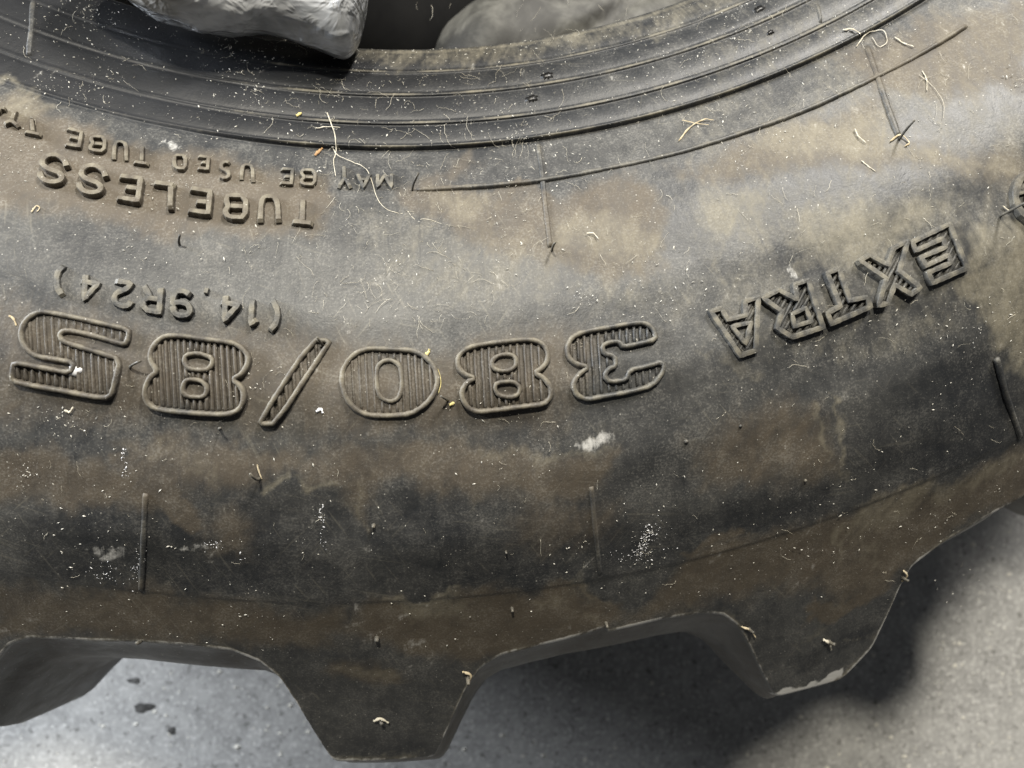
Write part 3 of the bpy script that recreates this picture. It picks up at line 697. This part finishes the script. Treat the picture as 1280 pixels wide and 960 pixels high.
tag(mesh_obj('plastic_bundle', V, Fc, plastic()), 'crumpled clear grey plastic wrapped bundle lying across the tyre bead', 'plastic bundle')

# ------------------------------------------------------------------ litter lying on the tyre
def strand(pts, rad, lift=.0004, wob=0):
    path = []
    q = resample(chaikin(pts, False, 2), 3, False)
    for i, (x, y) in enumerate(q):
        th, r = pol(x, y); path.append(surf(th, r, lift + wob * abs(math.sin(i * .5 + x))))
    return tube(path, rad, 6, .55, .30 if rad > .0003 else .15, .45)
def straw(name, pts, rad, mat, label, cat, lift=.0005, wob=.0004, group='straw and fibre litter on the tyre'):
    V, Fc = strand(pts, rad * .62, lift * .8, wob * .7); o = mesh_obj(name, [tuple(v) for v in V], Fc, mat); tag(o, label, cat, group); return o
straw('wood_fibre', A3([(665,250),(690,300),(760,330),(860,370),(890,440),(920,550),(970,610),(1060,637),(1100,618),(1110,640),(1140,672),(1200,660),(1290,690)]), .00022, M_PALE, 'long pale curly fibre trailing right from between the small letters Y and A', 'fibre')
straw('wood_fibre', A3([(640,65),(660,120),(690,200),(685,300),(670,330),(685,420)]), .00034, M_PALE, 'short upright whitish fibre crossing the bead steps left of the long curl', 'fibre')
straw('wood_fibre', A3([(575,155),(640,145),(715,150)]), .00032, M_PALE, 'small whitish cross-wise fibre on the bead above the seed husk', 'fibre')
straw('straw_piece', [(848, 178), (862, 160), (880, 150), (892, 152)], .0005, M_STRAW, 'flat straw blade lying just above the rim line right of centre', 'straw')
straw('straw_piece', [(852, 152), (870, 156), (886, 158)], .00035, M_STRAW, 'thin straw stem crossing the straw blade above the rim line', 'straw')
straw('wood_shaving', [(1070, 60), (1085, 40), (1105, 38), (1110, 55), (1098, 62), (1090, 48)], .00035, M_PALE, 'pale curled shaving at the inner end of the right radial rib', 'shaving')
straw('wood_shaving', [(1118, 48), (1130, 56), (1142, 60)], .0006, M_PALE, 'straight pale shaving right of the curled shaving near top right', 'shaving')
straw('wood_shaving', [(1050, 42), (1062, 40), (1075, 46)], .0007, M_PALE, 'stubby pale shaving left of the curled shaving near top right', 'shaving')
straw('straw_piece', [(1112, 178), (1125, 168), (1138, 180), (1130, 184)], .0006, M_STRAW, 'small tan straw knot at the outer end of the right radial rib', 'straw')
straw('wood_shaving', [(1252, 258), (1262, 266), (1268, 256)], .0005, M_PALE, 'pale forked shaving beside the round letter at the right edge', 'shaving')
straw('wood_shaving', [(1068, 162), (1072, 172), (1082, 180)], .0005, M_PALE, 'small pale bent shaving left of the right radial rib', 'shaving')
straw('wood_shaving', [(1076, 202), (1086, 210), (1094, 216)], .0005, M_PALE, 'pale sliver below the outer end of the right radial rib', 'shaving')
straw('wood_shaving', [(1152, 90), (1158, 100), (1158, 115)], .0005, M_PALE, 'isolated pale sliver at upper right, right of the radial rib', 'shaving')
straw('wood_fibre', [(1148, 95), (1165, 108), (1180, 130), (1178, 150)], .00016, M_PALE, 'fine long pale hair at upper right beyond the radial rib', 'fibre')
straw('wood_shaving', [(733, 293), (742, 292), (748, 300)], .0004, M_PALE, 'pale hooked shaving right of the centre radial rib', 'shaving')
straw('seed_husk', [(394, 196), (400, 190), (403, 186)], .0009, M_BROWNSEED, 'reddish brown seed husk lying above the small letters BE', 'husk')
straw('seed_husk', [(372, 148), (378, 144)], .0009, M_YELLOW, 'small yellow-brown husk on the bead at left of centre', 'husk')
straw('seed_husk', [(530, 446), (536, 441), (537, 437)], .0009, M_YELLOW, 'yellow husk crumb on the upper right rim of the digit 0', 'husk')
straw('seed_husk', [(562, 506), (568, 503)], .0009, M_YELLOW, 'yellow husk crumb between the digits 0 and 8', 'husk')
straw('wood_fibre', [(536, 448), (548, 462), (552, 478), (548, 492)], .0003, M_YELLOW, 'yellow fibre hugging the right curve of the digit 0', 'fibre')
straw('straw_piece', [(322, 580), (324, 588), (328, 598)], .0004, M_STRAW, 'short golden straw stub standing below the slash', 'straw')
straw('straw_piece', [(1128, 712), (1134, 718), (1126, 726)], .0008, M_STRAW, 'tan straw crumb caught in the right corner of the rightmost lug', 'straw')
straw('straw_piece', [(926, 782), (938, 786), (944, 796)], .0007, M_STRAW, 'tan straw crumb caught in the left corner of the rightmost lug', 'straw')
straw('straw_piece', [(578, 838), (590, 842), (586, 852)], .0008, M_STRAW, 'tan mud crumb caught in the right corner of the middle lug', 'straw')
straw('straw_piece', [(467, 900), (476, 896), (486, 902)], .0009, M_PALE, 'grey-tan crumb stuck in the middle of the centre lug face', 'crumb')
straw('straw_piece', [(1028, 798), (1036, 802), (1038, 812)], .0010, M_PALE, 'grey-tan crumb stuck in the middle of the rightmost lug face', 'crumb')
straw('wood_shaving', [(12, 395), (18, 398), (22, 408)], .0006, M_STRAW, 'bent tan sliver at the far left beside the digit 5', 'shaving')
straw('wood_shaving', [(82, 512), (88, 516), (93, 508)], .0006, M_PALE, 'pale v-shaped sliver below the digit 5', 'shaving')
straw('wood_shaving', A2([(185,625),(200,600),(215,585),(235,600),(215,620)]), .0004, M_STRAW, 'small tan curl under the first S of the raised word', 'shaving')
straw('wood_shaving', [(396, 514), (402, 510), (404, 516)], .0008, M_WHITE, 'white crumb right of the foot of the slash', 'crumb')
# white paint spot on the digit 5
th, r = pol(95, 463); c = surf(th, r, .0002); N = nrm(th, r); V = [c + N * .0012]; ux = Vector((math.cos(math.radians(th)), math.sin(math.radians(th)), 0)); uy = N.cross(ux)
for ring, (q, hh) in enumerate(((.0011, .0011), (.0018, .0004), (.0019, -.0003))):
    for k in range(14):
        a = 6.2832 * k / 14; j = q * (1 + .16 * math.sin(k * 2.3) + .1 * math.sin(k * 5.1)); V.append(c + ux * (j * math.cos(a)) + uy * (j * math.sin(a)) + N * hh)
Fc = [(0, 1 + k, 1 + (k + 1) % 14) for k in range(14)] + [(1 + r_ * 14 + k, 1 + (r_ + 1) * 14 + k, 1 + (r_ + 1) * 14 + (k + 1) % 14, 1 + r_ * 14 + (k + 1) % 14) for r_ in range(2) for k in range(14)]
tag(mesh_obj('paint_spot', [tuple(v) for v in V], Fc, M_WHITE), 'white paint drop on the big raised digit 5', 'paint drop')
# grease spots on the bead
for (x, y), lb in (((683, 97), 'black grease spot on the bead, upper of the two near centre'), ((664, 126), 'black grease spot on the bead, lower of the two near centre'), ((946, 15), 'black grease spot on the bead at upper right'), ((960, 44), 'smallest black grease spot on the bead at upper right')):
    th, r = pol(x, y); V, Fc = [], []
    N = nrm(th, r); c = surf(th, r, .0005); ux = Vector((math.cos(math.radians(th)), math.sin(math.radians(th)), 0)); uy = N.cross(ux); V = [c + N * .0002]
    R0 = .0018 if y != 44 else .0011
    for hh, f_ in ((.0001, .7), (-.0012, 1)):
        for k in range(18):
            a = 6.2832 * k / 18; j = R0 * f_ * (1 + .3 * math.sin(k * 2.9 + x) + .2 * math.sin(k * 7.1)); V.append(c + ux * (j * 1.25 * math.cos(a)) + uy * (j * math.sin(a)) + N * hh)
    Fc = [(0, 1 + k, 1 + (k + 1) % 18) for k in range(18)] + [(1 + k, 19 + k, 19 + (k + 1) % 18, 1 + (k + 1) % 18) for k in range(18)]
    tag(mesh_obj('grease_spot', [tuple(v) for v in V], Fc, M_DARKBUG), lb, 'grease spot', 'grease spots on the bead')

# loose dust and lint nobody could count
def flakes(name, pts, mat, smin, smax, label, cat):
    V, Fc = [], []
    for th, r in pts:
        if not .302 < r < .572: continue
        N = nrm(th, r); s = smin * (smax / smin) ** (random.random() ** 2.2); a = random.uniform(0, 6.28); c = surf(th, r, s * .3)
        ux = Vector((math.cos(a), math.sin(a), random.uniform(-.3, .3))); ux = (ux - N * ux.dot(N) * .8).normalized(); uy = N.cross(ux).normalized()
        l = s * random.uniform(.7, 2.0); w = s * random.uniform(.35, .8); b = len(V)
        V += [tuple(c - ux * l), tuple(c + uy * w), tuple(c + ux * l), tuple(c - uy * w), tuple(c + N * (s * .6))]
        Fc += [(b, b + 1, b + 4), (b + 1, b + 2, b + 4), (b + 2, b + 3, b + 4), (b + 3, b, b + 4)]
    o = mesh_obj(name, V, Fc, mat, smooth=False); tag(o, label, cat, kind='stuff'); return o
clus = [(random.uniform(0, 1280), random.uniform(0, 330) if random.random() < .7 else random.uniform(330, 760), random.uniform(8, 45)) for _ in range(90)]
pts = []
er_all = lambda t: float(edge_r(np.array([t]))[0])
for _ in range(3000): pts.append((random.uniform(-22, 33), .305 + .19 * random.random() ** 1.15))
for _ in range(300): pts.append((random.uniform(-22, 33), random.uniform(.495, .516)))
for x, y, s in clus:
    for _ in range(44): pts.append(pol(min(1400, x + random.gauss(0, s)), max(-20, min(770, y + random.gauss(0, s * .7)))))
for _ in range(900): pts.append((random.uniform(-8, 33), .305 + abs(random.gauss(0, .035))))
flakes('wood_dust', pts, M_DUST, .00007, .00040, 'fine pale wood dust scattered over the tyre sidewall', 'dust')
pts = [pol(805 + random.gauss(0, 5) - k * .45, 680 + k * .9 + random.gauss(0, 4)) for k in [random.uniform(-20, 20) for _ in range(150)]]
pts += [pol(775 + random.gauss(0, 9), 692 + random.gauss(0, 4)) for _ in range(10)] + [pol(826 + random.gauss(0, 9), 664 + random.gauss(0, 10)) for _ in range(18)]
pts += [pol(132 + random.gauss(0, 14), 714 + random.gauss(0, 6)) for _ in range(34)] + [pol(172 + random.gauss(0, 5), 708 + random.gauss(0, 14)) for _ in range(38)] + [pol(265 + random.gauss(0, 10), 682 + random.gauss(0, 4)) for _ in range(20)]
for x0, y0, x1, y1 in ((325, 640, 332, 745), (402, 630, 404, 690), (349, 690, 356, 750), (300, 640, 304, 700), (155, 560, 156, 600)):
    pts += [pol(x0 + (x1 - x0) * t + random.gauss(0, 2.6), y0 + (y1 - y0) * t) for t in [random.random() ** 1.5 for _ in range(30)]]
flakes('white_grains', pts, M_WHITE, .00010, .00032, 'spilled white grains in small heaps on the lower sidewall', 'grains')
V, Fc = [], []
def lint(x, y, L, rad):
    a = random.uniform(0, 6.28); cur = random.gauss(0, .13); q = []
    for i in range(9):
        q.append((x, y)); x += math.cos(a) * L / 8; y += math.sin(a) * L / 8; a += cur + random.gauss(0, .25)
    path = []
    for i, (u, v) in enumerate(q):
        if not (-60 < u < 1340 and -30 < v < 740): return
        th, r = pol(u, v); path.append(surf(th, r, .0002 + .0006 * random.random()))
    vv, ff = tube(path, rad, 3, .6); b = len(V); V.extend(tuple(p) for p in vv); Fc.extend(tuple(i + b for i in f_) for f_ in ff)
def hair(): return random.uniform(.00003, .00007)
for _ in range(260):
    x, y, s = random.choice(clus); lint(x + random.gauss(0, s * 1.3), y + random.gauss(0, s), 5 + 22 * random.random() ** 2, hair())
for _ in range(300): lint(random.gauss(500, 85), random.uniform(90, 410), 4 + 30 * random.random() ** 2.5, hair())
for _ in range(90): lint(random.uniform(640, 1280), random.uniform(0, 330), 5 + 25 * random.random() ** 2, hair())
for _ in range(60): lint(random.uniform(0, 1280), random.uniform(330, 730), 4 + 14 * random.random() ** 2, hair())
o = mesh_obj('lint', V, Fc, M_PALE); tag(o, 'fine pale hairs and lint scattered over the tyre', 'lint', kind='stuff')
# dark spots on the concrete
for (x, y, R0), lb in (((177, 887, .0050), 'larger dark stain on the pale floor at lower left'), ((165, 853, .0030), 'small dark dot on the floor just below the left tread gap'), ((212, 916, .0028), 'small dark dot on the floor below the larger stain')):
    c = Vector(PZ(x, y, .004)); c.z = .0012; V = [c]
    for k in range(26):
        a = 6.2832 * k / 26; j = R0 * (1 + .22 * math.sin(a * 2 + x) + .16 * math.sin(a * 3 + y) + .07 * math.sin(a * 7)); V.append(c + Vector((1.25 * j * math.cos(a), .85 * j * math.sin(a), -.0009)))
    tag(mesh_obj('oil_spot', [tuple(v) for v in V], [(0, 1 + k, 1 + (k + 1) % 26) for k in range(26)], M_OIL), lb, 'oil spot', 'dark spots on the floor')
# grit on the floor
V, Fc = [], []
for _ in range(2600):
    x, y = random.uniform(-.42, .55), random.uniform(-.86, -.50)
    s = .0004 * (6 ** (random.random() ** 3.5)); b = len(V); a = random.uniform(0, 6.28)
    for k in range(4): V.append((x + s * random.uniform(.7, 1.6) * math.cos(a + k * 1.57), y + s * random.uniform(.6, 1.3) * math.sin(a + k * 1.57), .0002))
    V.append((x, y, s * random.uniform(.2, .5)))
    Fc += [(b + k, b + (k + 1) % 4, b + 4) for k in range(4)]
o = mesh_obj('grit', V, Fc, M_DUST, smooth=False); tag(o, 'pale grit scattered over the concrete floor', 'grit', kind='stuff')
